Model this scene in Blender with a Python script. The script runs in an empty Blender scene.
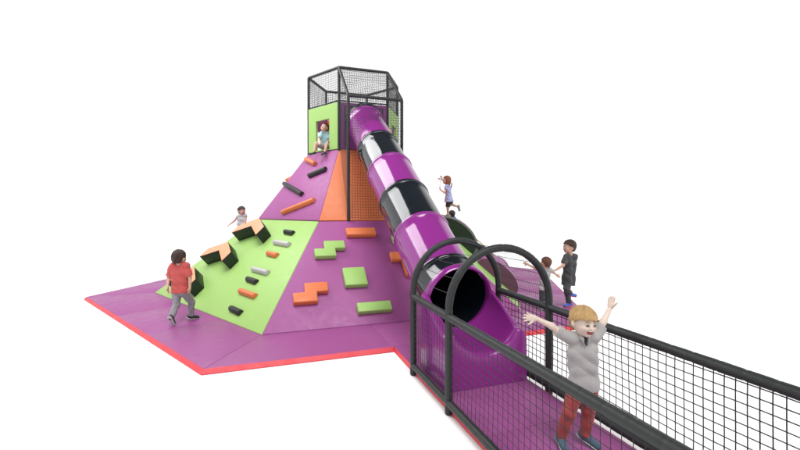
import bpy, bmesh, math, random
import numpy as np
from mathutils import Vector, Matrix
PI = math.pi; R = math.radians
random.seed(7); np.random.seed(7)
scn = bpy.context.scene; COL = scn.collection

# ------------------------------------------------------------------ materials
def mat(name, color, rough=.5, bump=0., bscale=60., var=.04, vscale=3., spec=.5, coat=0., coat_rough=.1, metallic=0., wave=None, sheen=0., sss=0., scuff=0.):
    m = bpy.data.materials.new(name); m.use_nodes = True
    nt = m.node_tree; N = nt.nodes; L = nt.links; b = N['Principled BSDF']
    b.inputs['Base Color'].default_value = (*color, 1); b.inputs['Roughness'].default_value = rough
    b.inputs['Specular IOR Level'].default_value = spec; b.inputs['Metallic'].default_value = metallic
    b.inputs['Coat Weight'].default_value = coat; b.inputs['Coat Roughness'].default_value = coat_rough
    b.inputs['Sheen Weight'].default_value = sheen
    if sss: b.inputs['Subsurface Weight'].default_value = sss; b.inputs['Subsurface Radius'].default_value = (.02, .008, .004); b.inputs['Subsurface Scale'].default_value = .3
    tc = N.new('ShaderNodeTexCoord')
    if var:
        n = N.new('ShaderNodeTexNoise'); n.inputs['Scale'].default_value = vscale; n.inputs['Detail'].default_value = 6; n.inputs['Roughness'].default_value = .65
        L.new(tc.outputs['Object'], n.inputs['Vector'])
        hsv = N.new('ShaderNodeHueSaturation'); hsv.inputs['Color'].default_value = (*color, 1)
        mr = N.new('ShaderNodeMapRange'); mr.inputs['From Min'].default_value = .25; mr.inputs['From Max'].default_value = .75
        mr.inputs['To Min'].default_value = 1 - var; mr.inputs['To Max'].default_value = 1 + var
        L.new(n.outputs['Fac'], mr.inputs['Value']); L.new(mr.outputs[0], hsv.inputs['Value']); L.new(hsv.outputs[0], b.inputs['Base Color'])
    if scuff:
        n3 = N.new('ShaderNodeTexNoise'); n3.inputs['Scale'].default_value = 9; n3.inputs['Detail'].default_value = 8; n3.inputs['Distortion'].default_value = .6
        L.new(tc.outputs['Object'], n3.inputs['Vector'])
        m3 = N.new('ShaderNodeMapRange'); m3.inputs['From Min'].default_value = .35; m3.inputs['From Max'].default_value = .7
        m3.inputs['To Min'].default_value = rough; m3.inputs['To Max'].default_value = rough + scuff
        L.new(n3.outputs['Fac'], m3.inputs['Value']); L.new(m3.outputs[0], b.inputs['Roughness'])
    if bump:
        n2 = N.new('ShaderNodeTexNoise'); n2.inputs['Scale'].default_value = bscale; n2.inputs['Detail'].default_value = 4
        if wave:
            mp = N.new('ShaderNodeMapping'); mp.inputs['Scale'].default_value = wave; L.new(tc.outputs['Object'], mp.inputs[0]); L.new(mp.outputs[0], n2.inputs['Vector'])
        else: L.new(tc.outputs['Object'], n2.inputs['Vector'])
        bp = N.new('ShaderNodeBump'); bp.inputs['Strength'].default_value = bump; bp.inputs['Distance'].default_value = .01
        L.new(n2.outputs['Fac'], bp.inputs['Height']); L.new(bp.outputs[0], b.inputs['Normal'])
    return m
VIN = dict(rough=.40, spec=.32, bump=.12, bscale=9, var=.035, vscale=2.2, scuff=.14)
M = dict(
    purple=mat('purple_vinyl', (.283, .070, .225), **VIN),
    green=mat('green_vinyl', (.285, .465, .13), **VIN),
    orange=mat('orange_vinyl', (.62, .165, .06), **VIN),
    peach=mat('peach_vinyl', (.84, .30, .17), **VIN),
    red=mat('red_vinyl', (.60, .052, .068), **VIN),
    black=mat('black_vinyl', (.022, .024, .024), **VIN),
    dgreen=mat('dark_green_vinyl', (.012, .024, .013), **VIN),
    maroon=mat('brown_purple_vinyl', (.13, .050, .085), **VIN),
    grey=mat('grey_vinyl', (.42, .42, .41), **VIN),
    pad=mat('black_foam_padding', (.021, .0235, .0235), rough=.5, spec=.35, bump=.35, bscale=22, var=.12, vscale=8),
    net=mat('black_net_cord', (.024, .025, .025), rough=.7, var=.1, bump=.2, bscale=300),
    tube_p=mat('purple_polyethylene', (.235, .022, .215), rough=.08, spec=.75, var=.03, bump=.015, bscale=6, scuff=.06),
    tube_k=mat('black_polyethylene', (.006, .009, .014), rough=.07, spec=.8, var=.05, bump=.015, bscale=6, scuff=.06),
    gold=mat('gold_rope', (.45, .27, .07), rough=.7, bump=.6, bscale=200, var=.2, vscale=40),
    skin=mat('skin', (.52, .31, .225), rough=.5, var=.05, vscale=12, bump=.05, bscale=120, sss=.25),
    skin_pale=mat('pale_skin', (.66, .53, .45), rough=.5, var=.05, vscale=12, bump=.05, bscale=120, sss=.25),
    lip=mat('mouth_red', (.25, .03, .03), rough=.35), teeth=mat('teeth', (.8, .78, .7), rough=.3),
    eyew=mat('eye_white', (.42, .40, .38), rough=.2), iris=mat('iris', (.03, .02, .015), rough=.15),
    hair_ginger=mat('ginger_hair', (.58, .36, .15), rough=.42, bump=1.0, bscale=70, wave=(6, 6, 1), var=.3, vscale=30),
    hair_brown=mat('brown_hair', (.11, .035, .015), rough=.4, bump=.9, bscale=60, wave=(5, 5, 1), var=.35, vscale=30),
    hair_dark=mat('dark_brown_hair', (.035, .012, .008), rough=.4, bump=.9, bscale=60, wave=(5, 5, 1), var=.35, vscale=30),
    hair_black=mat('black_hair', (.01, .009, .009), rough=.35, bump=.9, bscale=60, wave=(5, 5, 1), var=.3, vscale=30),
    hair_red=mat('auburn_hair', (.22, .06, .02), rough=.4, bump=.9, bscale=60, wave=(5, 5, 1), var=.35, vscale=30),
)
def cloth(name, c, **k):
    d = dict(rough=.85, bump=.35, bscale=120, var=.12, vscale=14, sheen=.2); d.update(k); return mat(name, c, **d)

# ------------------------------------------------------------------ object helpers
def link(o, parent=None): 
    COL.objects.link(o)
    if parent: o.parent = parent
    return o
def thing(name, label, cat, loc=(0, 0, 0), rz=0, group=None):
    o = bpy.data.objects.new(name, None); link(o); o.location = loc; o.rotation_euler = (0, 0, rz); o.empty_display_size = .2
    o['label'] = label; o['category'] = cat
    if group: o['group'] = group
    return o
def part(name, bm, m, parent=None, smooth=False, label=None):
    me = bpy.data.meshes.new(name)
    bmesh.ops.recalc_face_normals(bm, faces=bm.faces[:]); bm.to_mesh(me); bm.free()
    for mm in (m if isinstance(m, (list, tuple)) else [m]): me.materials.append(mm)
    if smooth: me.polygons.foreach_set('use_smooth', [True] * len(me.polygons))
    o = link(bpy.data.objects.new(name, me), parent)
    if label: o['label'] = label
    return o
def autosmooth(o, ang=35):
    me = o.data; me.polygons.foreach_set('use_smooth', [True] * len(me.polygons))
    bm = bmesh.new(); bm.from_mesh(me)
    for e in bm.edges:
        if len(e.link_faces) == 2 and e.calc_face_angle(0) > R(ang): e.smooth = False
    bm.to_mesh(me); bm.free(); return o
def prism(poly, d, bevel=.012, bm=None, seg=2, subset=None):
    """closed prism: 3-D polygon poly extruded by vector d, edges rounded"""
    b = bmesh.new(); d = Vector(d)
    a = [b.verts.new(Vector(p)) for p in poly]; c = [b.verts.new(Vector(p) + d) for p in poly]; n = len(a)
    b.faces.new(a); b.faces.new(c[::-1])
    for i in range(n): b.faces.new((a[i], c[i], c[(i + 1) % n], a[(i + 1) % n]))
    bmesh.ops.recalc_face_normals(b, faces=b.faces[:])
    if bevel: bmesh.ops.bevel(b, geom=b.edges[:] + b.verts[:], offset=bevel, segments=seg, affect='EDGES', profile=.5, clamp_overlap=True)
    if bm is None: return b
    me = bpy.data.meshes.new('t'); b.to_mesh(me); bm.from_mesh(me); bpy.data.meshes.remove(me); b.free(); return bm
def sweep(bm, pts, rad, n=14, cap=True, closed=False):
    """tube along points; rad is a number or a function of (index, arclength)"""
    P = [Vector(p) for p in pts]; rings = []; s = 0; up = Vector((0, 0, 1)); prev = None
    for i, p in enumerate(P):
        if i: s += (p - P[i - 1]).length
        if closed: t = (P[(i + 1) % len(P)] - P[i - 1]).normalized()
        else: t = (P[min(i + 1, len(P) - 1)] - P[max(i - 1, 0)]).normalized()
        if prev is None:
            a = t.cross(up if abs(t.z) < .9 else Vector((1, 0, 0))).normalized()
        else: a = (prev - t * prev.dot(t)).normalized()
        prev = a; b = t.cross(a); r = rad(i, s) if callable(rad) else rad
        rings.append([bm.verts.new(p + (a * math.cos(2 * PI * k / n) + b * math.sin(2 * PI * k / n)) * r) for k in range(n)])
    m = len(rings)
    for i in range(m if closed else m - 1):
        q = rings[(i + 1) % m]
        for k in range(n): bm.faces.new((rings[i][k], rings[i][(k + 1) % n], q[(k + 1) % n], q[k]))
    if cap and not closed: bm.faces.new(rings[0][::-1]); bm.faces.new(rings[-1])
    return bm
def padded(name, pts, r, parent, seam=.145, step=.012, n=16):
    """foam sleeve: tube with pinched seams and faint unevenness"""
    P = [Vector(p) for p in pts]; out = []
    for a, b in zip(P[:-1], P[1:]):
        L = (b - a).length; k = max(1, int(L / step)); out += [a.lerp(b, i / k) for i in range(k)]
    out.append(P[-1]); ph = random.uniform(0, 9); T = sum((out[i + 1] - out[i]).length for i in range(len(out) - 1))
    def rr(i, s):
        q = (s + ph * .02) % seam; q = min(q, seam - q)
        v = r * (1 + .018 * math.sin(s * 11 + ph) + .012 * math.sin(s * 29 + 2 * ph))
        v -= .09 * r * math.exp(-(q / .006) ** 2)
        e = min(s, T - s)
        if e < r * .35: v *= .82 + .18 * math.sqrt(max(0, 1 - (1 - e / (r * .35)) ** 2))
        return v
    return part(name, sweep(bmesh.new(), out, rr, n), M['pad'], parent, smooth=True)
def net(name, poly, parent, sp=.05, r=.0022, origin=None, keep=None, sag=.004):
    """square-mesh netting of real cords filling a convex 3-D polygon"""
    P = [Vector(p) for p in poly]; U = (P[1] - P[0]).normalized(); Nn = U.cross(P[-1] - P[0]).normalized(); V = Nn.cross(U)
    Q = [((p - P[0]).dot(U), (p - P[0]).dot(V)) for p in P]; bm = bmesh.new()
    def clip(c, ax):
        xs = []
        for i in range(len(Q)):
            a, b = Q[i], Q[(i + 1) % len(Q)]
            if (a[ax] - c) * (b[ax] - c) < 0: xs.append(a[1 - ax] + (b[1 - ax] - a[1 - ax]) * (c - a[ax]) / (b[ax] - a[ax]))
        return (min(xs), max(xs)) if len(xs) >= 2 else None
    ph = random.uniform(0, 9)
    def W(u, v):
        return P[0] + U * (u + sag * math.sin(v * 7 + ph)) + V * (v + sag * math.sin(u * 5.3 + ph * 2)) + Nn * (sag * 1.2 * math.sin(u * 3 + v * 4 + ph))
    def cord(a, b, rr):
        t = (b - a).normalized(); s1 = t.cross(Nn).normalized() * rr; s2 = Nn * rr
        va = [bm.verts.new(a + d) for d in (s1, s2, -s1, -s2)]; vb = [bm.verts.new(b + d) for d in (s1, s2, -s1, -s2)]
        for k in range(4): bm.faces.new((va[k], va[(k + 1) % 4], vb[(k + 1) % 4], vb[k]))
    for ax in (0, 1):
        lo = min(q[ax] for q in Q); hi = max(q[ax] for q in Q); c = lo + sp * .5
        while c < hi:
            e = clip(c, ax)
            if e:
                k = max(1, int((e[1] - e[0]) / (sp * 1.0)) + 1); prev = None
                for i in range(k + 1):
                    w = e[0] + (e[1] - e[0]) * i / k; p = W(c, w) if ax == 0 else W(w, c)
                    if prev is not None and (keep is None or keep((p + prev) / 2)): cord(prev, p, r)
                    prev = p
            c += sp
    return part(name, bm, M['net'], parent)

# ------------------------------------------------------------------ SDF figures
class Field:
    def __init__(s): s.ops = []
    def cone(s, a, b, ra, rb, k=.012, fl=None, clip=None, sub=False):
        a = np.array(a, float); b = np.array(b, float); m = max(ra, rb)
        s.ops.append(('cone', (a, b, ra, rb, fl), np.minimum(a, b) - m, np.maximum(a, b) + m, k, clip, sub)); return s
    def ell(s, c, r, ax=None, k=.012, clip=None, sub=False):
        c = np.array(c, float); m = max(r); ax = np.eye(3) if ax is None else np.array(ax, float)
        s.ops.append(('ell', (c, np.array(r, float), ax), c - m, c + m, k, clip, sub)); return s
    def build(s, name, m, parent, h=.006, disp=None, clips=(), label=None):
        lo = np.min([o[2] for o in s.ops if not o[6]], 0) - 3 * h; hi = np.max([o[3] for o in s.ops if not o[6]], 0) + 3 * h
        n = np.ceil((hi - lo) / h).astype(int) + 1; F = np.full(n, 1., np.float32)
        ax = [lo[i] + h * np.arange(n[i]) for i in range(3)]
        for kind, a, l, u, k, clip, sub in s.ops:
            mg = k + 2.5 * h
            i0 = np.maximum(np.floor((l - mg - lo) / h).astype(int), 0); i1 = np.minimum(np.ceil((u + mg - lo) / h).astype(int) + 1, n)
            if np.any(i1 <= i0): continue
            X, Y, Z = np.meshgrid(*[ax[i][i0[i]:i1[i]] for i in range(3)], indexing='ij')
            p = np.stack([X, Y, Z], -1)
            if kind == 'cone':
                A, B, ra, rb, fl = a; d = B - A; q = p - A; t = np.clip((q @ d) / max(d @ d, 1e-9), 0, 1); v = q - t[..., None] * d
                if fl is not None:
                    f, sc = fl; c = v @ f; v = v + (c * (sc - 1))[..., None] * f
                D = np.sqrt((v * v).sum(-1)) - (ra + (rb - ra) * t)
            else:
                c, r, axm = a; q = (p - c) @ axm.T; k0 = np.sqrt(((q / r) ** 2).sum(-1)); k1 = np.sqrt(((q / r ** 2) ** 2).sum(-1)); D = k0 * (k0 - 1) / np.maximum(k1, 1e-6)
                D = np.where(k0 < .05, -min(r), D)
            if clip is not None:
                for cp, cn in clip: D = np.maximum(D, (p - np.array(cp)) @ np.array(cn))
            sl = tuple(slice(i0[i], i1[i]) for i in range(3)); C = F[sl]
            if sub: F[sl] = np.maximum(C, -D)
            else:
                hh = np.maximum(k - np.abs(C - D), 0) / k; F[sl] = np.minimum(C, D) - hh * hh * k * .25
        if disp is not None or len(clips):
            X, Y, Z = np.meshgrid(*ax, indexing='ij')
            if disp is not None: F += disp(X, Y, Z).astype(np.float32)
            for cp, cn in clips: F = np.maximum(F, (X - cp[0]) * cn[0] + (Y - cp[1]) * cn[1] + (Z - cp[2]) * cn[2])
        F[0] = F[-1] = 1; F[:, 0] = F[:, -1] = 1; F[:, :, 0] = F[:, :, -1] = 1
        ins = F < 0; nx, ny, nz = F.shape; c8 = [(i, j, k) for i in (0, 1) for j in (0, 1) for k in (0, 1)]
        sh = lambda A, o: A[o[0]:nx - 1 + o[0], o[1]:ny - 1 + o[1], o[2]:nz - 1 + o[2]]
        cnt = sum(sh(ins, o).astype(np.int8) for o in c8); act = (cnt > 0) & (cnt < 8)
        idx = np.argwhere(act); vid = np.full(act.shape, -1, np.int64); vid[tuple(idx.T)] = np.arange(len(idx))
        acc = np.zeros((len(idx), 3)); w = np.zeros(len(idx))
        for o in c8:
            for d in range(3):
                if o[d]: continue
                o2 = list(o); o2[d] = 1; a = F[tuple((idx + o).T)]; b = F[tuple((idx + o2).T)]; cr = (a < 0) != (b < 0)
                t = np.where(cr, a / np.where(cr, a - b, 1), 0); P = idx + np.array(o, float); P[:, d] += t
                acc[cr] += P[cr]; w[cr] += 1
        V = lo + h * (acc / w[:, None]); quads = []
        for d in range(3):
            e1, e2 = [(1, 2), (2, 0), (0, 1)][d]
            a = ins; s0 = [slice(1, -1)] * 3; s0[d] = slice(0, -1); s1 = [slice(1, -1)] * 3; s1[d] = slice(1, None)
            A = a[tuple(s0)]; B = a[tuple(s1)]
            I = np.argwhere(A != B); 
            if not len(I): continue
            base = I + np.array([0 if j == d else 1 for j in range(3)]); fl = A[tuple(I.T)]
            def g(u, v):
                q = base.copy(); q[:, e1] -= u; q[:, e2] -= v; return vid[tuple(q.T)]
            q = np.stack([g(1, 1), g(0, 1), g(0, 0), g(1, 0)], 1); q[~fl] = q[~fl][:, ::-1]; quads.append(q)
        Qd = np.concatenate(quads); Qd = Qd[(Qd >= 0).all(1)]
        # one light smoothing pass
        for _ in range(1):
            S = np.zeros_like(V); Wt = np.zeros(len(V))
            for i in range(4):
                a = Qd[:, i]; b = Qd[:, (i + 1) % 4]
                np.add.at(S, a, V[b]); np.add.at(Wt, a, 1); np.add.at(S, b, V[a]); np.add.at(Wt, b, 1)
            V = V * .55 + .45 * S / np.maximum(Wt, 1)[:, None]
        me = bpy.data.meshes.new(name); me.vertices.add(len(V)); me.vertices.foreach_set('co', V.ravel())
        me.loops.add(len(Qd) * 4); me.loops.foreach_set('vertex_index', Qd.ravel().astype(np.int32))
        me.polygons.add(len(Qd)); me.polygons.foreach_set('loop_start', (np.arange(len(Qd)) * 4).astype(np.int32))
        me.polygons.foreach_set('use_smooth', np.ones(len(Qd), bool)); me.update(calc_edges=True); me.validate()
        me.materials.append(m); o = link(bpy.data.objects.new(name, me), parent)
        if label: o['label'] = label
        return o
def nrm(v): v = np.array(v, float); return v / np.linalg.norm(v)
def lerp(a, b, t): return np.array(a, float) * (1 - t) + np.array(b, float) * t
def wrinkle(amp, f=26, seed=0):
    def fn(X, Y, Z):
        a = np.sin(f * (X + .55 * Z + .4 * Y) + 2.4 * np.sin(f * .38 * (Z - Y)) + seed); b = np.sin(f * .75 * (Z - .7 * X) + 2.0 * np.sin(f * .5 * (X + Y)) + seed * 2)
        c = np.sin(f * 1.7 * (Z + .35 * X) + 2.2 * np.sin(f * .7 * X + seed) + seed)
        m = .5 + .5 * np.sin(f * .33 * (Z + 1.3 * X - Y) + seed * 3)
        return amp * ((1 - 2 * np.abs(a)) * .55 * m + (1 - 2 * np.abs(b)) * .5 * (1 - m) + .3 * c * m)
    return fn
def hand(F, wr, d, pn, thumb, s, curl=.25, spread=.16, grow=0):
    """palm with four unequal bent fingers and a thumb leaving its side; d finger direction, pn palm normal, thumb +-1"""
    d = nrm(d); pn = nrm(np.array(pn) - d * np.dot(pn, d)); sd = np.cross(d, pn) * thumb; wr = np.array(wr, float)
    offs = (.0165, .0055, -.0055, -.0155); lens = (.034, .039, .036, .027); kn = (.046, .049, .047, .042)
    F.cone(wr, wr + d * .02 * s, .013 * s, .014 * s, k=.008, fl=(pn, 1.25))
    for o, L, kk, i in zip(offs, lens, kn, range(4)):
        K = wr + d * kk * s + sd * o * s; F.cone(wr + d * .012 * s + sd * o * .55 * s, K, .0115 * s, .0082 * s, k=.006)
        a = spread * (1.5 - i); fd = nrm(d * math.cos(a) + sd * math.sin(a))
        f1 = nrm(fd * math.cos(curl * .6) + pn * math.sin(curl * .6)); f2 = nrm(fd * math.cos(curl * 1.6) + pn * math.sin(curl * 1.6)); f3 = nrm(fd * math.cos(curl * 2.4) + pn * math.sin(curl * 2.4))
        a1 = K + f1 * L * .45 * s; a2 = a1 + f2 * L * .3 * s; a3 = a2 + f3 * L * .25 * s
        F.cone(K, a1, .0072 * s, .0063 * s, k=.0025); F.cone(a1, a2, .0063 * s, .0058 * s, k=.0025); F.cone(a2, a3, .0058 * s, .005 * s, k=.0025)
    t0 = wr + d * .014 * s + sd * .011 * s; td = nrm(d * .62 + sd * .75 + pn * .2); t1 = t0 + td * .026 * s; t2 = t1 + nrm(td + d * .35) * .022 * s
    F.cone(t0, t1, .011 * s, .0075 * s, k=.006); F.cone(t1, t2, .0073 * s, .0058 * s, k=.003)

def figure(label, loc, H, J, fwd, tf, skin, hair, shirt, pants, shoe, group=None, h=.006, up=(0, 0, 1), hem=None, shorts=False, sleeve=.75,
           hands=None, hairstyle='short', laugh=False, rz=-.3285, shoe_sole=None, skirt=False, slabel=None, seated=False, collar=False, shirt_grow=.012):
    """one child. Joint positions are metres in a frame whose x runs across and -y towards the viewer"""
    s = H / 1.1; root = thing('person', label, 'person', loc, rz, group); J = {k: np.array(v, float) for k, v in J.items()}
    f = nrm(fwd); u = nrm(np.array(up) - f * np.dot(up, f)); r = np.cross(f, u); hd = J['head']; T = nrm(tf)
    A = np.array([r, f, u]); at = lambda x, y, z: hd + (r * x + f * y + u * z) * s
    def torso(F, g, k=.03):
        L, Rr = J['shL'], J['shR']; c = (L + Rr) / 2; hp = (J['hipL'] + J['hipR']) / 2; fl = (T, 1.25)
        a, b = lerp(c, L, .66), lerp(c, Rr, .66); F.cone(a, b, .042 * s + g, .042 * s + g, k=k, fl=fl)
        dn = (hp - c); w = (Rr - L); w = w / np.linalg.norm(w)
        c1, c2, c3 = c + dn * .3, c + dn * .62, hp + dn * .02
        for cc, ww, rr in ((c1, .043, .058), (c2, .036, .058), (c3, .040, .060)):
            F.cone(cc - w * ww * s, cc + w * ww * s, rr * s + g, rr * s + g, k=k, fl=fl)
        for sg in (-1, 1):
            F.cone(c1 + w * sg * .04 * s, c2 + w * sg * .034 * s, .058 * s + g, .056 * s + g, k=k, fl=fl)
            F.cone(c2 + w * sg * .034 * s, c3 + w * sg * .038 * s, .056 * s + g, .058 * s + g, k=k, fl=fl)
    B = Field(); torso(B, -.004)
    B.ell(at(0, .0, .012), (.080 * s, .092 * s, .094 * s), A, k=.01)
    B.ell(at(0, .030, -.045), (.056 * s, .060 * s, .058 * s), A, k=.035)
    B.ell(at(0, .068, -.082), (.020 * s, .018 * s, .016 * s), A, k=.02)
    for sg in (-1, 1):
        B.ell(at(sg * .034, .062, -.038), (.024 * s, .022 * s, .022 * s), A, k=.02)
        B.ell(at(sg * .083, -.005, -.018), (.010 * s, .018 * s, .026 * s), A, k=.008)
        if not laugh: B.ell(at(sg * .031, .097, -.004), (.016 * s, .012 * s, .012 * s), A, sub=True)
        else: B.ell(at(sg * .036, .070, -.030), (.022 * s, .022 * s, .018 * s), A, k=.015)
    B.cone(at(0, .088, -.004), at(0, .104, -.030), .006 * s, .0105 * s, k=.012)
    if laugh: B.ell(at(0, .100, -.056), (.029 * s, .024 * s, .017 * s), A, sub=True)
    nb = (J['shL'] + J['shR']) / 2
    B.cone(nb + np.array([0, 0, .0]), at(0, -.01, -.06), .036 * s, .033 * s, k=.02)
    for side in 'LR':
        c = (J['shL'] + J['shR']) / 2; sh = lerp(J['sh' + side], c, .06)
        B.cone(sh, J['el' + side], .030 * s, .025 * s, k=.02); B.cone(J['el' + side], J['wr' + side], .025 * s, .0165 * s, k=.012)
        B.cone(J['hip' + side], J['kn' + side], .054 * s, .037 * s, k=.03); B.cone(J['kn' + side], J['an' + side], .038 * s, .024 * s, k=.015)
        ft = nrm(J['toe' + side] - J['an' + side]); B.cone(J['an' + side], J['toe' + side], .024 * s, .018 * s, k=.015)
        hs = (hands or {}).get(side, {}); dd = J['wr' + side] - J['el' + side]
        hand(B, J['wr' + side], hs.get('d', dd), hs.get('pn', (0, -1, 0)), hs.get('thumb', 1 if side == 'L' else -1), s * hs.get('size', 1.12), hs.get('curl', .35), hs.get('spread', .06))
    body = B.build('body', skin, root, h)
    # face
    for sg in (-1, 1):
        if laugh:
            e0, e1, e2 = at(sg * .018, .094, -.010), at(sg * .032, .094, -.003), at(sg * .046, .084, -.011)
            Field().cone(e0, e1, .0026 * s, .0034 * s).cone(e1, e2, .0034 * s, .0024 * s).build('eye', M['iris'], body, .0022)
            Field().cone(at(sg * .020, .097, .020), at(sg * .045, .083, .017), .0034 * s, .0024 * s).build('eyebrow', hair, body, .0022); continue
        E_ = Field().ell(at(sg * .031, .083, -.004), (.013 * s, .012 * s, .0105 * s if not laugh else .006 * s), A); E_.build('eye', M['eyew'], body, .003)
        E_ = Field().ell(at(sg * .030, .0935, -.004), (.006 * s, .004 * s, .0065 * s if not laugh else .004 * s), A); E_.build('iris', M['iris'], body, .0022)
        Field().cone(at(sg * .020, .096, .018), at(sg * .043, .084, .016), .003 * s, .0022 * s).build('eyebrow', hair, body, .0022)
    if laugh:
        Field().ell(at(0, .086, -.057), (.030 * s, .012 * s, .018 * s), A).build('mouth', M['lip'], body, .003)
        Field().ell(at(0, .095, -.046), (.022 * s, .006 * s, .0048 * s), A).build('teeth', M['teeth'], body, .0022)
    else: Field().ell(at(0, .090, -.056), (.019 * s, .007 * s, .005 * s), A).build('mouth', M['lip'], body, .0025)
    # hair
    Hh = Field(); front = [(at(0, .052, .030), -r * 0 + f * .80 + (-u) * .60)]
    Hh.ell(at(0, -.006, .020), (.092 * s, .104 * s, .101 * s), A, clip=[(at(0, .058, .034), nrm(f * .55 - u * .85)), (at(0, -.02, -.058), -u)])
    if hairstyle in ('short', 'bun', 'bowl'): Hh.ell(at(0, -.038, -.028), (.074 * s, .058 * s, .058 * s), A, k=.015, clip=[(at(0, 0, -.078), -u)])
    if hairstyle == 'bowl':
        Hh.ell(at(0, .004, .022), (.096 * s, .104 * s, .100 * s), A, k=.006, clip=[(at(0, .05, .024), nrm(f * .18 - u * .98)), (at(0, 0, .0), -u)])
    if hairstyle == 'long':
        Hh.ell(at(0, -.045, -.03), (.092 * s, .065 * s, .105 * s), A, k=.02); 
        for sg in (-1, 1): Hh.ell(at(sg * .07, -.01, -.04), (.03 * s, .05 * s, .085 * s), A, k=.02)
    if hairstyle == 'bun':
        Hh.ell(at(0, -.11, .03), (.042 * s, .04 * s, .045 * s), A, k=.015)
    ra, fa, ua = r, f, u
    def hd_(X, Y, Z):
        a = (X - hd[0]) * ra[0] + (Y - hd[1]) * ra[1] + (Z - hd[2]) * ra[2]; b = (X - hd[0]) * fa[0] + (Y - hd[1]) * fa[1] + (Z - hd[2]) * fa[2]; c = (X - hd[0]) * ua[0] + (Y - hd[1]) * ua[1] + (Z - hd[2]) * ua[2]
        th = np.arctan2(a, b)
        return .0035 * s * np.sin(8 * th + 14 * c + 1.5 * np.sin(22 * c)) + .0025 * s * np.sin(17 * th + 30 * c + 2 * np.sin(40 * c)) + .0016 * s * np.sin(37 * th + 3 * np.sin(25 * c)) + .0012 * np.sin(90 * a + 60 * b)
    Hh.build('hair', hair, root, min(h, .005), disp=hd_)
    # shirt
    S = Field(); torso(S, shirt_grow * s); c = (J['shL'] + J['shR']) / 2; hp = (J['hipL'] + J['hipR']) / 2
    for side in 'LR':
        sh = lerp(J['sh' + side], c, .06); e = J['el' + side]; d = nrm(e - sh)
        end = sh + (e - sh) * sleeve if sleeve <= 1 else e
        if sleeve <= 1: S.cone(sh, sh + (e - sh) * (sleeve + .25), .040 * s, .046 * s, k=.03, clip=[(end, d)])
        else:
            S.cone(sh, e, .038 * s, .034 * s, k=.03); w = J['wr' + side]; dd = nrm(w - e); S.cone(e, w + dd * .03, .034 * s, .028 * s, k=.012, clip=[(w, dd)])
    hem_ = .03 if hem is None else hem; wv = nrm(J['shR'] - J['shL']); dv = nrm(hp - c)
    for sg in (-1, 1): S.cone(hp + wv * sg * .034 * s - dv * .02, hp + wv * sg * .038 * s + dv * (hem_ + .03) * s, .062 * s + shirt_grow * s, .066 * s + shirt_grow * s, k=.03, fl=(T, 1.15))
    if skirt:
        dn = nrm(hp - c); S.cone(c + (hp - c) * .6, hp + dn * .06 * s, .07 * s, .12 * s, k=.03)
    S.ell(nb + np.array([0, 0, .045 * s]) - 0 * T, (.046 * s, .05 * s, .045 * s), sub=True)
    dn = nrm(hp - c); hm = hp + dn * ((.03 if hem is None else hem) * s)
    S.build('dress' if skirt else 'shirt', shirt, root, h, disp=wrinkle(.0105 * s, 24 / s, H * 10), clips=[(hm, dn)], label=slabel)
    if collar:
        K = Field()
        for sg in (-1, 1):
            K.cone(nb + (-T * .02 + r * sg * .040 + np.array([0, 0, .030])) * s, nb + (T * .052 + r * sg * .030 + np.array([0, 0, .004])) * s, .011 * s, .013 * s, k=.01)
            K.cone(nb + (-T * .045 + r * 0 + np.array([0, 0, .036])) * s, nb + (-T * .02 + r * sg * .040 + np.array([0, 0, .030])) * s, .012 * s, .011 * s, k=.01)
            K.cone(nb + (T * .052 + r * sg * .030 + np.array([0, 0, .004])) * s, nb + (T * .064 + r * sg * .022 + np.array([0, 0, -.024])) * s, .012 * s, .005 * s, k=.01)
        K.build('collar', shirt, root, .0045)
        Field().cone(nb + T * .046 * s + np.array([0, 0, .006 * s]), nb + T * .070 * s + np.array([0, 0, -.042 * s]), .018 * s, .006 * s, fl=(T, 1.8)).build('placket', M['black_cloth'], root, .004)
    # trousers or shorts
    P = Field(); w = nrm(J['hipR'] - J['hipL'])
    P.cone(hp - w * .042 * s + dn * .0 * s, hp + w * .042 * s + dn * .0 * s, .070 * s, .070 * s, k=.03, fl=(T, 1.2))
    for side in 'LR':
        a, b, cc = J['hip' + side], J['kn' + side], J['an' + side]; d1 = nrm(b - a)
        if shorts: P.cone(a, b + d1 * .04 * s, .062 * s, .060 * s, k=.02, clip=[(b - d1 * .01 * s, d1)])
        else:
            d2 = nrm(cc - b); P.cone(a, b, .064 * s, .048 * s, k=.025); P.cone(b, cc + d2 * .03, .047 * s, .040 * s, k=.012, clip=[(cc - d2 * .004, d2)])
    P.build('shorts' if shorts else 'trousers', pants, root, h, disp=wrinkle(.0080 * s, 30 / s, H * 7 + 1), clips=[] if seated else [(hp + dn * (min(hem_, .03) - .012) * s, -dn)])
    # shoes
    for side in 'LR':
        a, t = J['an' + side], J['toe' + side]; leg = nrm(J['kn' + side] - a); d = t - a; d = nrm(d); un = nrm(leg - d * np.dot(leg, d))
        heel = a - d * .018 * s - un * .012 * s; Sx = Field(); Sx.cone(heel, t, .034 * s, .029 * s, k=.02, fl=(un, 1.15)); Sx.cone(a + un * .012 * s, a - un * .01 * s, .033 * s, .034 * s, k=.02, clip=[(a + un * .03 * s, un)])
        sh_ = Sx.build('shoe', shoe, root, min(h, .005))
        So = Field(); So.cone(heel - un * .024 * s, t - un * .020 * s, .034 * s, .030 * s, k=.01, fl=(un, 3.2)); So.build('sole', shoe_sole or M['sole'], sh_, .004)
    return root
M['black_cloth'] = cloth('black_cloth', (.012, .012, .013)); M['sole'] = cloth('pale_rubber', (.45, .46, .47), bump=.1)

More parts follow.
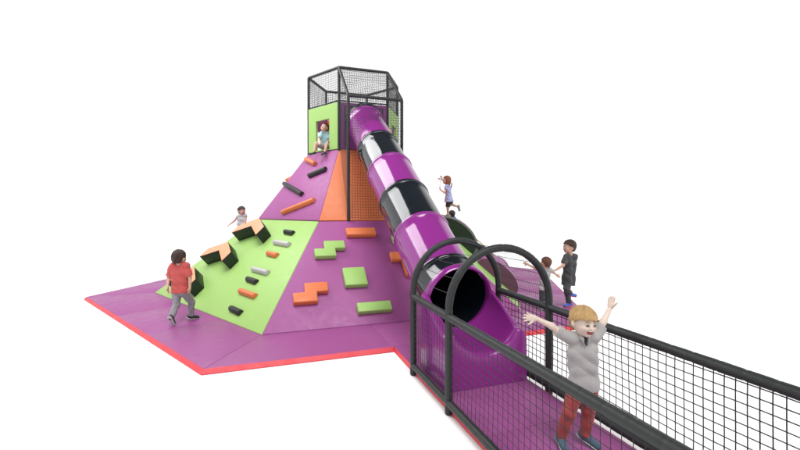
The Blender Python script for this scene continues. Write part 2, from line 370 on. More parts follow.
# ------------------------------------------------------------------ dimensions
R0, R1, R2, R3 = 1.0835, 2.2119, 4.2452, 5.428
ZT, ZP, Z1, ZM = 4.7845, 4.0608, 3.0411, 1.5209
ANG = dict(A=180, B=240, C=300, D=0, E=60, F=120)
def hx(r, k, z=0): a = R(ANG[k]); return Vector((r * math.cos(a), r * math.sin(a), z))
EDG = ['AB', 'BC', 'CD', 'DE', 'EF', 'FA']
class Face:
    """a sloping face: u along its lower edge, v up the slope, n outward, origin at the middle of the reference edge"""
    def __init__(s, a, b, c, d):   # lower a,b ; upper c,d
        s.o = (a + b) / 2; s.U = (b - a).normalized(); s.V = ((c + d) / 2 - s.o).normalized(); s.N = s.U.cross(s.V)
    def p(s, u, v, n=0): return s.o + s.U * u + s.V * v + s.N * n
def face(rl, zl, ru, zu, e): return Face(hx(rl, e[0], zl), hx(rl, e[1], zl), hx(ru, e[0], zu), hx(ru, e[1], zu))
def slab(name, quad, m, parent, t=.055, gap=.004, bevel=.012, label=None):
    c = sum(quad, Vector()) / len(quad); n = (quad[1] - quad[0]).cross(quad[-1] - quad[0]).normalized()
    out = []; k = len(quad)
    for i in range(k):
        e1 = (quad[i] - quad[i - 1]).normalized(); e2 = (quad[(i + 1) % k] - quad[i]).normalized()
        i1, i2 = n.cross(e1), n.cross(e2); b = (i1 + i2); b = b / (1 + i1.dot(i2)); out.append(quad[i] + b * gap)
    return autosmooth(part(name, prism(out, -n * t, bevel), m, parent, label=label), 50)

# ------------------------------------------------------------------ ground
bm = bmesh.new(); S_ = 260
bm.faces.new([bm.verts.new(v) for v in ((-S_, -S_, -.058), (S_, -S_, -.058), (S_, S_, -.058), (-S_, S_, -.058))])
g = part('ground', bm, mat('white_studio_floor', (.975, .975, .975), rough=.9, var=0, spec=.1)); g['kind'] = 'structure'

# ------------------------------------------------------------------ mats
mt = thing('play_mat', 'large purple floor mat with a bright red border, spread under the climbing pyramid', 'mat', (0, 0, -.055))
OFF = Vector((0, 0, .055))
for e in EDG:
    a, b = hx(R3, e[0]), hx(R3, e[1]); c, d = hx(3.9, e[1]), hx(3.9, e[0]); L = (b - a).length; U = (b - a).normalized(); inn = Vector((0, 0, 1)).cross(U)
    ap = (c - b).dot(inn)
    cuts = [-L / 2] + [-.56, .56 if e == 'BC' else .9] + [L / 2]
    mid = (a + b) / 2
    for i in range(3):
        x0, x1 = cuts[i], cuts[i + 1]; q0, q1 = mid + U * x0, mid + U * x1; Li = (c - d).length / 2
        y0 = d if i == 0 else mid + U * x0 + inn * ap; y1 = c if i == 2 else mid + U * x1 + inn * ap
        slab('mat_panel', [q0 + OFF, q1 + OFF, y1 + OFF, y0 + OFF], M['purple'], mt, t=.052, gap=.0015, bevel=.004)
    ro = 1 + .035 / (R3 * .866)
    segs = [(a, b)] if e != 'BC' else [(a, mid + U * -.537), (mid + U * .505, b)]
    for s0, s1 in segs:
        def outp(p, end): return p * ro if end else p - inn * .035
        o0, o1 = outp(s0, s0 == a), outp(s1, s1 == b)
        bm = bmesh.new(); e3 = Vector((0, 0, .0555)); lo = Vector((0, 0, .001))
        v = [bm.verts.new(x) for x in (s0 + e3, s1 + e3, o1 + lo + Vector((0, 0, .008)), o0 + lo + Vector((0, 0, .008)), s0 + lo, s1 + lo, o1 + lo, o0 + lo)]
        for q in ((0, 1, 2, 3), (3, 2, 6, 7), (0, 3, 7, 4), (1, 5, 6, 2), (4, 7, 6, 5), (0, 4, 5, 1)): bm.faces.new([v[i] for i in q])
        part('edge_strip', bm, M['red'], mt)
YF = -R3 * math.cos(R(30))
wm = thing('walkway_mat', 'narrow purple walkway mat with red edge running out from the hexagonal mat to the front', 'mat', (0, 0, -.055))
XL, XR = -.522, .475; ys = [YF - .002, -5.79, -6.82, -7.85, -8.88, -9.4]
for y0, y1 in zip(ys[:-1], ys[1:]):
    slab('mat_panel', [Vector(p) for p in ((XL, y1, .055), (XR, y1, .055), (XR, y0, .055), (XL, y0, .055))], M['purple'], wm, t=.052, gap=.0015, bevel=.004)
    for X, sg in ((XL, -1), (XR, 1)):
        w = .014 if sg < 0 else .003
        bm = prism([(X, y0 - .002, .0555), (X + sg * w, y0 - .002, .006), (X + sg * w, y0 - .002, .001), (X, y0 - .002, .001)], (0, y1 - y0 + .004, 0), 0)
        part('edge_strip', bm, M['red'], wm)

# ------------------------------------------------------------------ pyramid
py = thing('climbing_pyramid', 'six-sided padded climbing pyramid with purple, green and orange faces', 'climbing frame')
lowc = dict(AB='green', BC='purple', CD='green', DE='purple', EF='green', FA='purple'); upc = dict(AB='purple', BC='orange', CD='peach', DE='purple', EF='orange', FA='purple')
LOW = {}; UPF = {}
for e in EDG:
    a, b, c, d = hx(R2, e[0], .003), hx(R2, e[1], .003), hx(R1, e[1], ZM), hx(R1, e[0], ZM)
    slab('lower_face', [a, b, c, d], M[lowc[e]], py, gap=.005)
    a2, b2, c2, d2 = hx(R1, e[0], ZM), hx(R1, e[1], ZM), hx(R0, e[1], Z1), hx(R0, e[0], Z1)
    slab('upper_face', [a2 + Vector((0, 0, .004)), b2 + Vector((0, 0, .004)), c2, d2], M[upc[e]], py, gap=.005)
    # LOW uses the R1..R2 face with v measured up from the base edge middle
    LOW[e] = face(R2, 0, R1, ZM, e); UPF[e] = face(R1, ZM, R0, Z1, e)
def block(F, pts, m, t=.10, name='foam_block', label=None, bevel=.014):
    return autosmooth(part(name, prism([F.p(u, v, t) for u, v in pts], -F.N * (t - .004), bevel), M[m], py, label=label), 50)
F = LOW['BC']
block(F, [(-.65, 2.03), (-.10, 2.03), (-.10, 1.85), (-.65, 1.85)], 'orange')
def sblock(F, u, v, m, mir=False):   # S-shaped block of two offset 0.36 x 0.18 bricks
    pts = [(0, 0), (.36, 0), (.36, .18), (.54, .18), (.54, .36), (.18, .36), (.18, .18), (0, .18)]
    block(F, [(u + a, v + b) for a, b in pts], m)
sblock(F, -1.27, 1.35, 'green'); sblock(F, -1.67, .44, 'orange')
block(F, [(-.85, 1.07), (-.48, 1.07), (-.48, .70), (-.85, .70)], 'green')
block(F, [(-.73, .35), (-.19, .35), (-.19, .18), (-.73, .18)], 'green')
block(F, [(.05, 1.39), (.41, 1.39), (.41, .85), (.23, .85), (.23, 1.21), (.05, 1.21)], 'orange')
block(F, [(.19, 1.83), (.55, 1.83), (.55, 1.65), (.19, 1.65)], 'green')
block(F, [(.22, .55), (.76, .55), (.76, .37), (.22, .37)], 'green')
block(F, [(.95, 1.9), (1.3, 1.9), (1.3, 1.55), (.95, 1.55)], 'orange')
G = LOW['AB']
def chevron(F, u, v):
    pts = [(0, .235), (.49, 0), (.49, -.23), (0, 0), (-.49, -.23), (-.49, 0)]
    P = [(u + a, v + b) for a, b in pts]
    o = autosmooth(part('chevron_step', prism([F.p(a, b, .245) for a, b in P], -F.N * .241, .006), M['dgreen'], py, label='dark chevron-shaped step with orange top'), 50)
    autosmooth(part('step_top', prism([F.p(a, b, .252) for a, b in P], -F.N * .0065, .003), M['peach'], o), 50)
for u, v in ((-.44, 1.86), (-.69, 1.14), (-.94, .42)): chevron(G, u, v)
def bar(F, u0, v0, u1, v1, m, w=.085, t=.07, parent=None, name='foot_bar'):
    a, b = F.p(u0, v0), F.p(u1, v1); d = (b - a).normalized(); sd = F.N.cross(d); h = w / 2
    prof = [(-h, .003), (-h, t * .45), (-h * .45, t), (h * .45, t), (h, t * .45), (h, .003)]
    return autosmooth(part(name, prism([a + sd * x + F.N * y for x, y in prof], b - a, .005), M[m], parent or py), 40)
for u0, u1, v, m in ((.43, .72, 1.95, 'black'), (.42, .92, 1.66, 'grey'), (.54, .86, 1.38, 'orange'), (.54, 1.06, .99, 'grey'), (.66, .98, .77, 'black'), (.77, 1.28, .52, 'orange'), (.95, 1.29, .19, 'black')):
    bar(G, u0, v + .02, u1, v - .0, m, .10, .075)
U_ = UPF['AB']
for a in ((-.46, 1.60, .0, 1.43, 'orange'), (.02, 1.10, .50, 1.25, 'black'), (-.78, .93, .13, .62, 'black'), (-.20, .16, .66, .46, 'orange')):
    bar(U_, a[0], a[1], a[2], a[3], a[4], .105, .085, name='climbing_bar')
bar(UPF['FA'], .30, 1.22, .72, 1.02, 'orange', .1, .09, name='climbing_bar')
bar(UPF['FA'], -.5, .6, .4, .5, 'black', .1, .085, name='climbing_bar'); bar(UPF['CD'], -.3, 1.2, .3, 1.25, 'black', .1, .085, name='climbing_bar')
# half-round rollers on the right-hand green face
def roller(F, u0, u1, v0, v1, bulge, cm, em, rim='pad'):
    n = 22; prof = []
    for i in range(n + 1):
        t = PI * i / n; prof.append(((v0 + v1) / 2 - (v1 - v0) / 2 * math.cos(t), .004 + bulge * math.sin(t) ** .85 if 0 < i < n else .004))
    b = prism([F.p(u0 + .012, v, n_) for v, n_ in prof], F.U * (u1 - u0 - .024), .004)
    o = autosmooth(part('half_round_roller', b, M[cm], py), 30)
    for uu, d in ((u0, 1), (u1 - .011, 1)):
        c = autosmooth(part('end_cap', prism([F.p(uu, v, n_) for v, n_ in prof], F.U * .011, 0), M[em], o), 30)
    if rim:
        bm = bmesh.new(); sweep(bm, [F.p(u0 + .012, v, n_) for v, n_ in prof], .03, 8); part('rim', bm, M['rimgrey'], o, smooth=True)
    return o
M['rimgrey'] = mat('grey_rubber_rim', (.10, .105, .105), rough=.5)
Q = LOW['CD']
roller(Q, -.35, .5, 1.12, 2.22, .36, 'purple', 'dgreen')
roller(Q, .1, .5, .74, 1.12, .27, 'dgreen', 'dgreen')
roller(Q, -1.0, .1, .02, 1.0, .30, 'purple', 'maroon', None)
roller(Q, .9, 1.7, .02, .6, .26, 'purple', 'dgreen', None)
bm = bmesh.new(); pp = [Vector((2.22, 0, 1.60)), Vector((2.54, 0, 1.56)), Vector((3.66, 0, .67)), Vector((3.95, 0, .43)), Vector((4.18, 0, .22)), Vector((4.34, 0, .03))]
sweep(bm, pp, .014, 8); rope = part('hand_rope', bm, M['gold'], py, smooth=True)

# ------------------------------------------------------------------ tower
tw = thing('lookout_tower', 'lookout tower with green and purple panels and black netted cage on the pyramid top', 'play tower', (0, 0, 0))
PR = .031
for k in 'ABCDEF':
    padded('post', [hx(R0, k, Z1 - .06), hx(R0, k, ZT)], PR, tw)
for e in EDG:
    padded('top_rail', [hx(R0, e[0], ZT), hx(R0, e[1], ZT)], PR, tw, step=.02)
    bm = bmesh.new(); sweep(bm, [hx(R0, e[0], ZP + .012), hx(R0, e[1], ZP + .012)], .016, 8); part('panel_rail', bm, M['pad'], tw, smooth=True)
    net('cage_net', [hx(R0, e[0], ZP), hx(R0, e[1], ZP), hx(R0, e[1], ZT), hx(R0, e[0], ZT)], tw, .05, .0031)
def hole_panel(name, F, w, h, u0, u1, v0, v1, t, m, parent):
    us = [-w / 2, u0, u1, w / 2]; vs = [0, v0, v1, h]; bm = bmesh.new()
    Vf = [[bm.verts.new(F.p(u, v, t / 2)) for v in vs] for u in us]; Vb = [[bm.verts.new(F.p(u, v, -t / 2)) for v in vs] for u in us]
    for i in range(3):
        for j in range(3):
            if (i, j) == (1, 1): continue
            bm.faces.new((Vf[i][j], Vf[i + 1][j], Vf[i + 1][j + 1], Vf[i][j + 1])); bm.faces.new((Vb[i][j], Vb[i][j + 1], Vb[i + 1][j + 1], Vb[i + 1][j]))
    for (a, b) in [((0, j), (0, j + 1)) for j in range(3)] + [((3, j), (3, j + 1)) for j in range(3)] + [((i, 0), (i + 1, 0)) for i in range(3)] + [((i, 3), (i + 1, 3)) for i in range(3)] + [((1, 1), (1, 2)), ((2, 1), (2, 2)), ((1, 1), (2, 1)), ((1, 2), (2, 2))]:
        bm.faces.new((Vf[a[0]][a[1]], Vf[b[0]][b[1]], Vb[b[0]][b[1]], Vb[a[0]][a[1]]))
    return part(name, bm, m, parent)
WF = {e: Face(hx(R0, e[0], Z1), hx(R0, e[1], Z1), hx(R0, e[0], ZP), hx(R0, e[1], ZP)) for e in EDG}
W0 = R0 - 2 * PR + .01
hole_panel('window_panel', WF['AB'], W0, 1.0, -.24, .24, .03, .69, .05, M['green'], tw)
hole_panel('window_panel', WF['CD'], W0, 1.0, -.2, .24, .12, .66, .05, M['green'], tw)
hole_panel('window_panel', WF['FA'], W0, 1.0, -.3, .3, .05, .60, .05, M['purple'], tw)
for e, m in (('EF', 'orange'), ('DE', 'purple')):
    hole_panel('window_panel', WF[e], W0, 1.0, -.12, .25, .3, .62, .05, M[m], tw)
# entry panel with inset frame round the tube mouth
w = WF['BC']
bm = prism([w.p(-W0 / 2, 0, .02), w.p(W0 / 2, 0, .02), w.p(W0 / 2, 1.0, .02), w.p(-W0 / 2, 1.0, .02)], -w.N * .04, .006)
M['tube_dull'] = mat('purple_plastic_panel', (.20, .04, .19), rough=.3, var=.04)
ep = part('entry_panel', bm, M['tube_dull'], tw)
bm = bmesh.new()
for q in (((-.43, .93), (.43, .93), (.43, .91), (-.43, .91)), ((-.43, .905), (-.41, .905), (-.41, .05), (-.43, .05)), ((.41, .905), (.43, .905), (.43, .05), (.41, .05))):
    prism([w.p(a, b, .03) for a, b in q], -w.N * .009, .002, bm)
part('inset_frame', bm, M['dgreen'], ep)
bm = bmesh.new(); bm.faces.new([bm.verts.new(hx(R0 - .04, k, Z1 - .03)) for k in 'ABCDEF']); ex = bmesh.ops.extrude_face_region(bm, geom=bm.faces[:]); bmesh.ops.translate(bm, verts=[v for v in ex['geom'] if isinstance(v, bmesh.types.BMVert)], vec=(0, 0, .05))
part('platform', bm, M['purple'], tw)
# front cage
PX = .5418; PY = -R1 * math.cos(R(30)) - .005; ZC = 3.92; YB = -R0 * math.cos(R(30))
TS = .677; TA = math.atan(TS); TR = .385
def tz(y): return 1.604 + TS * (y + 4)
def outside_tube(p):
    if p.y < -4.9: return True
    c = Vector((0, -4, 1.604)); a = Vector((0, -math.cos(TA), -math.sin(TA))); q = p - c; q = q - a * q.dot(a); return q.length > TR + .012
for sg in (-1, 1):
    padded('cage_post', [(sg * PX, PY, ZM + .0), (sg * PX, PY, ZC)], PR, tw)
    padded('cage_brace', [(sg * PX, YB, ZT - .01), (sg * PX, PY, ZC)], PR, tw)
    net('cage_net', [(sg * PX, PY, ZM + .03), (sg * PX, YB - .02, Z1 + .02), (sg * PX, YB - .02, ZT - .05), (sg * PX, PY, ZC)], tw, .056, .0018)
padded('cage_rail', [(-PX, PY, ZC), (PX, PY, ZC)], PR, tw)
net('cage_net', [(-PX, PY, ZM + .03), (PX, PY, ZM + .03), (PX, PY, ZC), (-PX, PY, ZC)], tw, .052, .0026, keep=outside_tube)
net('cage_net', [(-PX, PY, ZC), (PX, PY, ZC), (PX, YB, ZT - .01), (-PX, YB, ZT - .01)], tw, .052, .0026)

# ------------------------------------------------------------------ tube slide
sl = thing('tube_slide', 'long tube slide of alternating glossy purple and black sections running down from the tower', 'slide')
def centre(y):     # straight run, then the exit levels out
    y0 = -5.06
    if y >= y0: return Vector((0, y, tz(y))), TA
    t = (y0 - y); k = .42; a0 = TA; L = .44
    ang = a0 * (1 - min(t / L, 1) * .78); z = tz(y0) - (math.tan(a0) * t - (math.tan(a0) - math.tan(a0 * .22)) * t * t / (2 * L)); return Vector((0, y, z)), ang
def ringpt(y, r, th):
    c, a = centre(y); return c + Vector((r * math.cos(th), -r * math.sin(th) * math.sin(a), r * math.sin(th) * math.cos(a)))
def tube(name, prof, m, parent, n=96):
    """prof: list of (y, radius) walked around the wall, closed"""
    bm = bmesh.new(); rg = [[bm.verts.new(ringpt(y, r, 2 * PI * k / n)) for k in range(n)] for y, r in prof]
    for i in range(len(rg)):
        a, b = rg[i], rg[(i + 1) % len(rg)]
        for k in range(n): bm.faces.new((a[k], a[(k + 1) % n], b[(k + 1) % n], b[k]))
    o = part(name, bm, [m, M['tube_k']], parent)
    if name == 'tube_section':
        for p_ in o.data.polygons:
            cc, _ = centre(p_.center.y)
            if p_.index // n >= len(prof) - 9: p_.material_index = 1  # inner walls black in purple sections too: the tube's inner shade painted in
    return autosmooth(o, 40)
bd = [-.98, -1.365, -2.115, -2.871, -3.61, -4.332, -5.06, -5.40]; cols = ['k', 'p', 'k', 'p', 'k', 'p', 'k']
bd = [-.96, -1.06, -2.115, -2.871, -3.61, -4.332, -5.06, -5.40]; cols = ['k', 'p', 'k', 'p', 'k', 'p', 'k']
for i, c in enumerate(cols):
    y0, y1 = bd[i], bd[i + 1]; L = y0 - y1; r0 = TR + (.004 if i else .02)
    prof = [(y0 + .012, TR - .008), (y0 + .012, r0 + .014), (y0 - .004, r0 + .018), (y0 - .020, r0 + .014), (y0 - .026, r0 + .002)]
    k = 6
    prof += [(y0 - .03 - (L - .05) * j / k, r0 - .001 - .010 * j / k) for j in range(k + 1)]
    prof += [(y1 + .002, TR - .010)] + [(y0 - .03 - (L - .05) * (k - j) / k, TR - .014) for j in range(k + 1)]
    tube('tube_section', prof, M['tube_' + c], sl)
tube('exit_flange', [(-5.385, .378), (-5.385, .412), (-5.395, .420), (-5.43, .422), (-5.45, .418), (-5.475, .414), (-5.50, .408), (-5.512, .397), (-5.508, .386), (-5.49, .376), (-5.44, .374)], M['tube_p'], sl)
# exit trough with its box-shaped base: one lofted shell
bm = bmesh.new(); rows = []; n = 40
XW = .452
def zc_(y): t = min(max((-5.44 - y) / .58, 0), 1); return .795 - .095 * (1 - (1 - t) ** 2)
def ze_(y):
    t = min(max((-5.44 - y) / .60, 0), 1); return .84 - .33 * t ** .9
def row(y, zc, ze, r, rr, drop=None):
    # angle where the arc reaches edge height
    a = math.asin(max(-.98, min(.35, (ze - zc) / r))); pts = []
    xe = r * math.cos(a)
    pts += [(-XW, 0), (-XW, ze * .5), (-XW, ze - rr)]
    for k in range(1, 5): t = PI / 2 * k / 5; pts.append((-XW + (XW - xe) * (1 - math.cos(t)) * .8, ze - rr + rr * math.sin(t) * 1.0))
    arc = [(r * math.cos(PI - a + (PI + 2 * a) * k / n), zc + r * math.sin(PI - a + (PI + 2 * a) * k / n)) for k in range(n + 1)]
    arc = [(r * math.cos(t), zc + r * math.sin(t)) for t in [PI - a + (2 * PI - (PI - 2 * a)) * 0 + (PI + 2 * a) * k / n for k in range(n + 1)]]
    pts += arc
    for k in range(4, 0, -1): t = PI / 2 * k / 5; pts.append((XW - (XW - xe) * (1 - math.cos(t)) * .8, ze - rr + rr * math.sin(t)))
    pts += [(XW, ze - rr), (XW, ze * .5), (XW, 0)]
    if drop is not None: pts = [(x, z * drop) for x, z in pts]
    return [bm.verts.new((x, y, z)) for x, z in pts]
yy = [-5.44 - .56 * i / 16 for i in range(17)]
for y in yy: rows.append(row(y, zc_(y), ze_(y), .385, .055))
zc1, ze1 = zc_(-6.0), ze_(-6.0)
for k in range(1, 9):
    t = PI / 2 * k / 8; q = .062 * (1 - math.cos(t)); rows.append(row(-6.0 - .075 * math.sin(t), zc1, ze1 - q * .55, .385 + q, .055))
for dr, yo in ((.9, -6.079), (.6, -6.082), (.3, -6.085), (.0, -6.088)):
    rows.append(row(yo, zc1, ze1 - .035, .385 + .062, .055, dr))
for a, b in zip(rows[:-1], rows[1:]):
    for i in range(len(a) - 1): bm.faces.new((a[i], a[i + 1], b[i + 1], b[i]))
bmesh.ops.remove_doubles(bm, verts=bm.verts[:], dist=.0004)
M['trough'] = mat('satin_purple_polyethylene', (.235, .022, .215), rough=.2, spec=.5, var=.03, bump=.02, bscale=6, scuff=.08)
ex_ = autosmooth(part('exit_trough', bm, M['trough'], sl), 60); ex_.location.z = .002
bm = prism([(-.40, -5.47, .0), (.40, -5.47, .0), (.40, -5.47, .42), (-.40, -5.47, .42)], (0, .02, 0), .004)
part('base_panel', bm, M['tube_p'], sl)

# ------------------------------------------------------------------ walkway railing
rl = thing('walkway_railing', 'black padded railing with side nets and two round arches enclosing the purple walkway', 'railing')
RX = {-1: -.55, 1: .515}; RZ = .80; RRr = .035; Y1, Y2, Y3 = -5.46, -6.34, -9.32; xc = (RX[-1] + RX[1]) / 2; ra = (RX[1] - RX[-1]) / 2
for Y in (Y1, Y2):
    pts = [(RX[-1], Y, -.055), (RX[-1], Y, .86)] + [(xc - ra * math.cos(PI * k / 36), Y, .86 + ra * math.sin(PI * k / 36)) for k in range(1, 36)] + [(RX[1], Y, .86), (RX[1], Y, -.055)]
    padded('arch', pts, RRr, rl, seam=.12)
for sg in (-1, 1):
    x = RX[sg]
    padded('end_post', [(x, Y3, -.055), (x, Y3, RZ + .02)], RRr, rl)
    padded('top_rail', [(x, Y1, RZ), (x, Y3, RZ)], RRr, rl, seam=.15)
    padded('bottom_rail', [(x, Y1, .045), (x, Y3, .045)], RRr, rl, seam=.15)
    net('side_net', [(x, Y1, .06), (x, Y3, .06), (x, Y3, RZ), (x, Y1, RZ)], rl, .060, .0039 if sg > 0 else .0024)
# widely spaced cords of the arch hood
def hood(k, bm):
    t = PI * k / 36; a = Vector((xc - ra * math.cos(t), Y1, .86 + ra * math.sin(t))); b = Vector((a.x, Y2, a.z)); mid = (a + b) / 2 - Vector((0, 0, .010)); sweep(bm, [a, mid, b], .0026, 6)
for k in (3, 6, 9, 12, 18):
    bm = bmesh.new(); hood(k, bm); part('hood_cord', bm, M['net'], rl)
bm = bmesh.new()
for k in (24, 27, 30, 33, 35): hood(k, bm)
for j in range(1, 26):
    Y = Y1 + (Y2 - Y1) * j / 26; sweep(bm, [(xc - ra * math.cos(PI * k / 24), Y, .86 + ra * math.sin(PI * k / 24) - .006) for k in range(15, 25)], .0012, 4)
part('hood_net', bm, M['net'], rl)

# ------------------------------------------------------------------ children
c_grey = cloth('grey_polo_cotton', (.36, .345, .335)); c_red = cloth('red_trouser_cotton', (.29, .036, .036)); c_coral = cloth('coral_red_cotton', (.44, .065, .06))
c_greyp = cloth('grey_denim', (.22, .21, .23), vscale=25, var=.3); c_blk = cloth('charcoal_cotton', (.035, .036, .04)); c_bluegrey = cloth('blue_grey_shoe', (.045, .085, .12), bump=.15)
c_dshoe = cloth('dark_shoe', (.02, .02, .022), bump=.1); c_teal = cloth('teal_check_cotton', (.28, .45, .47), vscale=45, var=.4); c_sand = cloth('grey_sand_cotton', (.38, .34, .31), vscale=20, var=.25)
c_white = cloth('pale_grey_cotton', (.42, .44, .44)); c_dress = cloth('blue_striped_cotton', (.30, .33, .55), vscale=34, var=.55); c_blue = cloth('bright_blue_cotton', (.05, .28, .7)); c_blues = cloth('blue_shoe', (.05, .10, .42), bump=.1)
c_orsole = cloth('orange_red_sole', (.6, .08, .04))

figure('ginger-haired child in grey polo and red trousers standing with arms outstretched on the walkway', (.065, -7.16, 0), 1.05,
    dict(head=(.062, 0, .925), shL=(-.048, .0, .80), shR=(.172, .01, .815), elL=(-.170, -.01, .895), wrL=(-.285, -.02, .952), elR=(.250, .07, .905), wrR=(.325, .12, .992),
         hipL=(.030, .01, .455), hipR=(.125, .01, .455), knL=(-.045, -.02, .262), knR=(.115, .015, .262), anL=(-.085, .02, .062), anR=(.098, .03, .072), toeL=(-.092, -.075, .028), toeR=(.160, -.035, .026)),
    (.30, -1, -.04), (.02, -1, 0), M['skin_pale'], M['hair_ginger'], c_grey, c_red, c_bluegrey, h=.0045, sleeve=.66, hem=.035, collar=True, hairstyle='bowl', laugh=True, up=(.10, 0, 1),
    hands=dict(L=dict(d=(-1, 0, .18), pn=(.0, -1, .1), thumb=-1, curl=.06, spread=.27, size=1.15), R=dict(d=(.22, .1, 1), pn=(-.8, -.6, .1), thumb=1, curl=.08, spread=.12, size=1.15)))

figure('child in coral red T-shirt and grey jeans seen from behind walking toward the green slope', (-3.30, -2.66, 0), 1.16,
    dict(head=(-.01, .0, 1.005), shL=(-.125, .0, .875), shR=(.115, .01, .875), elL=(-.165, -.01, .70), wrL=(-.13, -.10, .57), elR=(.155, .0, .70), wrR=(.17, -.03, .555),
         hipL=(-.05, .0, .50), hipR=(.055, .0, .50), knL=(-.045, -.02, .285), knR=(.115, .12, .30), anL=(-.04, -.16, .135), anR=(.085, .15, .075), toeL=(-.03, -.12, .045), toeR=(.15, .23, .035)),
    (.25, 1, 0), (.1, 1, 0), M['skin'], M['hair_dark'], c_coral, c_greyp, c_dshoe, sleeve=.85, hem=.03, shirt_grow=.018,
    hands=dict(L=dict(d=(.3, -.4, -1), pn=(1, 0, 0)), R=dict(d=(0, -.2, -1), pn=(-1, 0, 0))))

figure('child in charcoal T-shirt standing on one leg at the right edge of the mat', (3.06, -3.76, 0), 1.20,
    dict(head=(.0, .0, 1.075), shL=(-.09, -.05, .90), shR=(.125, .03, .90), elL=(-.16, -.12, .76), wrL=(-.30, -.14, .68), elR=(.10, .09, .72), wrR=(.0, .02, .66),
         hipL=(-.045, .0, .50), hipR=(.03, .02, .50), knL=(-.03, .02, .27), knR=(-.075, -.06, .34), anL=(.0, .0, .06), anR=(.02, -.0, .24), toeL=(-.09, -.03, .028), toeR=(.125, .04, .20)),
    (-1, -.12, 0), (-.75, -.6, 0), M['skin'], M['hair_dark'], c_blk, c_blk, c_blues, sleeve=.8, hem=.10, shoe_sole=c_orsole,
    hands=dict(L=dict(d=(-1, 0, -.3), pn=(0, 0, -1)), R=dict(d=(-1, 0, 0), pn=(0, 0, -1))))

figure('brown-haired toddler in grey shirt standing behind the front arch with arms out', (2.42, -3.84, 0), .95,
    dict(head=(.06, .0, .83), shL=(-.04, .0, .715), shR=(.13, .0, .715), elL=(-.14, .0, .745), wrL=(-.25, .0, .80), elR=(.20, .03, .66), wrR=(.25, .03, .62),
         hipL=(.0, .0, .39), hipR=(.08, .0, .39), knL=(-.01, -.01, .21), knR=(.085, .0, .21), anL=(-.01, .01, .055), anR=(.085, .02, .055), toeL=(-.05, -.07, .026), toeR=(.07, -.06, .026)),
    (-.55, .75, .1), (-.6, .8, 0), M['skin'], M['hair_brown'], c_grey, c_blk, c_greyp, sleeve=.7,
    hands=dict(L=dict(d=(-1, 0, .5), pn=(0, 1, 0), curl=.1, spread=.15)))

girl = figure('auburn-haired girl in blue striped dress hopping on one leg and holding a pinwheel', (2.44, -.10, 1.535), 1.09,
    dict(head=(-.035, .0, .955), shL=(-.045, -.07, .80), shR=(.03, .08, .81), elL=(-.10, -.11, .63), wrL=(-.205, -.10, .70), elR=(.06, .12, .68), wrR=(.10, .06, .82),
         hipL=(.01, -.04, .46), hipR=(.03, .04, .46), knL=(-.01, -.03, .255), knR=(.09, .04, .33), anL=(-.005, .0, .06), anR=(.27, .05, .27), toeL=(-.09, -.01, .026), toeR=(.30, .05, .175)),
    (-1, -.1, .05), (-1, -.15, 0), M['skin'], M['hair_red'], c_dress, M['black_cloth'], c_greyp, sleeve=.5, hem=.07, skirt=True, shorts=True, hairstyle='long',
    hands=dict(L=dict(d=(-.5, 0, 1), pn=(1, 0, .2), curl=.9), R=dict(d=(.2, -.2, 1), pn=(-1, 0, 0))))
# pinwheel in her hand
pw = thing('pinwheel', 'small white and purple pinwheel on a stick held by the girl in the blue dress', 'toy', (2.44, -.10, 1.535), -.3285)
bm = bmesh.new(); sweep(bm, [(-.232, -.10, .71), (-.205, -.10, 1.0)], .006, 6); part('stick', bm, M['teeth'], pw, smooth=True)
for k in range(6):
    bm = bmesh.new(); c = Vector((-.204, -.112, .995)); a = 2 * PI * k / 6; d1 = Vector((math.cos(a), 0, math.sin(a))); d2 = Vector((math.cos(a + .75), 0, math.sin(a + .75)))
    v = [bm.verts.new(p) for p in (c, c + d1 * .085, c + d2 * .060 + Vector((0, -.02, 0)), c + d2 * .022 + Vector((0, -.012, 0)))]
    v2 = [bm.verts.new(x.co + Vector((0, .0015, 0))) for x in v]; bm.faces.new(v); bm.faces.new(v2[::-1])
    for i in range(4): bm.faces.new((v[i], v2[i], v2[(i + 1) % 4], v[(i + 1) % 4]))
    part('sail', bm, M['purple'] if k % 2 else M['teeth'], pw)

figure('black-haired child with bright blue collar, only the head showing over the right ridge', (2.90, .62, .74), 1.02,
    dict(head=(.0, .0, .86), shL=(-.10, .0, .745), shR=(.10, .0, .745), elL=(-.15, -.03, .60), wrL=(-.14, -.13, .52), elR=(.14, -.03, .60), wrR=(.13, -.13, .52),
         hipL=(-.045, .0, .43), hipR=(.045, .0, .43), knL=(-.05, -.03, .235), knR=(.05, -.05, .26), anL=(-.05, .02, .06), anR=(.05, .0, .06), toeL=(-.05, -.08, .026), toeR=(.05, -.10, .026)),
    (-.7, .7, 0), (-.6, .8, 0), M['skin'], M['hair_black'], c_blue, c_blk, c_dshoe, sleeve=.8, h=.008)

figure('dark-haired girl with a bun in pale grey top, half hidden behind the topmost chevron step', (-2.62, 1.0, .82), 1.0,
    dict(head=(.03, .0, .885), shL=(-.055, -.02, .765), shR=(.115, .03, .765), elL=(-.13, -.04, .64), wrL=(-.235, -.06, .555), elR=(.13, -.03, .62), wrR=(.10, -.12, .56),
         hipL=(-.03, .02, .44), hipR=(.06, .02, .44), knL=(-.04, -.03, .24), knR=(.05, -.04, .24), anL=(-.04, .03, .06), anR=(.05, .03, .06), toeL=(-.04, -.07, .026), toeR=(.05, -.07, .026)),
    (.9, -.45, -.1), (.4, -.9, 0), M['skin'], M['hair_dark'], c_white, c_greyp, c_dshoe, sleeve=.25, hairstyle='bun',
    hands=dict(L=dict(d=(-1, -.2, -.7), pn=(0, 0, -1))))

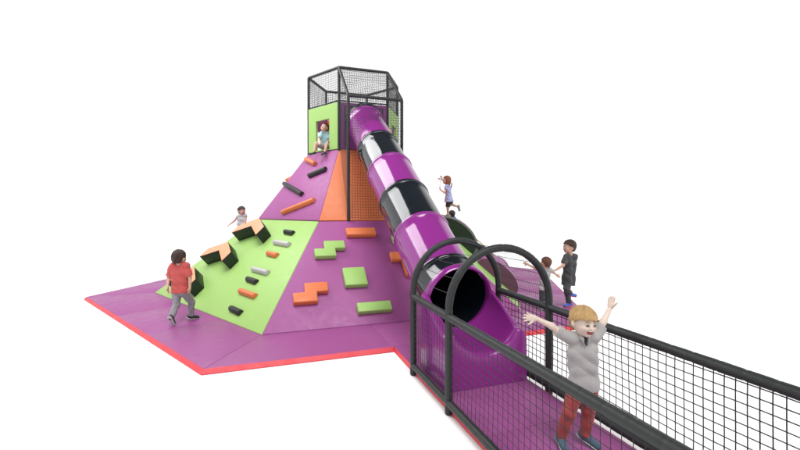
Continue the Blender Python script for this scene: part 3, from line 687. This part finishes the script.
# seated child in the left window, feet on the slope
wf = WF['AB']; sp = wf.p(.02, .03, .0)
figure('child in teal checked shirt and pale shorts sitting in the green window of the tower', (sp.x, sp.y, sp.z), 1.05,
    dict(head=(.01, .06, .50), shL=(-.075, .06, .375), shR=(.105, .09, .375), elL=(-.10, -.02, .23), wrL=(-.06, -.12, .15), elR=(.13, .02, .22), wrR=(.10, -.10, .15),
         hipL=(-.045, .08, .075), hipR=(.055, .09, .075), knL=(-.155, -.13, .105), knR=(.085, -.13, .09), anL=(-.175, -.20, -.10), anR=(.055, -.21, -.10), toeL=(-.24, -.29, -.15), toeR=(.015, -.31, -.15)),
    (-.45, -.85, .35), (-.25, -1, .1), M['skin'], M['hair_brown'], c_teal, c_sand, c_dshoe, sleeve=.8, shorts=True, hem=-.02, seated=True,
    hands=dict(L=dict(d=(-.2, -.5, -.6), pn=(0, 0, -1)), R=dict(d=(-.2, -.5, -.6), pn=(0, 0, -1))))

# ------------------------------------------------------------------ light
wd = bpy.data.worlds.new('World'); scn.world = wd; wd.use_nodes = True
bg = wd.node_tree.nodes['Background']; wn, wl = wd.node_tree.nodes, wd.node_tree.links
wt = wn.new('ShaderNodeTexCoord'); ws = wn.new('ShaderNodeSeparateXYZ'); wm_ = wn.new('ShaderNodeMapRange'); wm_.interpolation_type = 'SMOOTHSTEP'
for k_, v_ in (('From Min', .47), ('From Max', .72), ('To Min', 1.04), ('To Max', .12)): wm_.inputs[k_].default_value = v_
wl.new(wt.outputs['Generated'], ws.inputs[0]); wl.new(ws.outputs['Z'], wm_.inputs['Value']); wl.new(wm_.outputs[0], bg.inputs['Strength'])
bg.inputs['Color'].default_value = (1, 1, 1, 1)
def area(name, loc, target, sx, sy, e, col=(1, 1, 1)):
    l = bpy.data.lights.new(name, 'AREA'); l.shape = 'RECTANGLE'; l.size = sx; l.size_y = sy; l.energy = e; l.color = col
    o = bpy.data.objects.new(name, l); link(o); o.location = loc; o.rotation_euler = (Vector(target) - Vector(loc)).to_track_quat('-Z', 'Y').to_euler(); return o
area('softbox', (-4.7, .1, 8.0), (0, -4.2, 1.6), 5.0, 5.0, 540)
sl_ = bpy.data.lights.new('front_fill', 'SUN'); sl_.energy = 2.75; sl_.angle = R(35); so = bpy.data.objects.new('front_fill', sl_); link(so)  # added fill from behind the camera, whitens the floor and brightens front faces
so.rotation_euler = (Vector((.02, .50, -1))).to_track_quat('-Z', 'Y').to_euler(); so.location = (-3, -8, 9)

# ------------------------------------------------------------------ camera
cd = bpy.data.cameras.new('camera'); cam = bpy.data.objects.new('camera', cd); link(cam); scn.camera = cam
cam.location = (-2.0837, -9.5106, 1.75); cam.rotation_euler = (PI / 2 - .0126, 0, -.3285)
cd.sensor_width = 36; cd.lens = 36 * 399.9 / 800; cd.shift_y = -11.163 / 800; cd.clip_start = .05; cd.clip_end = 1000
scn.view_settings.view_transform = 'Standard'; scn.view_settings.look = 'None'; scn.view_settings.exposure = 0; scn.view_settings.gamma = 1
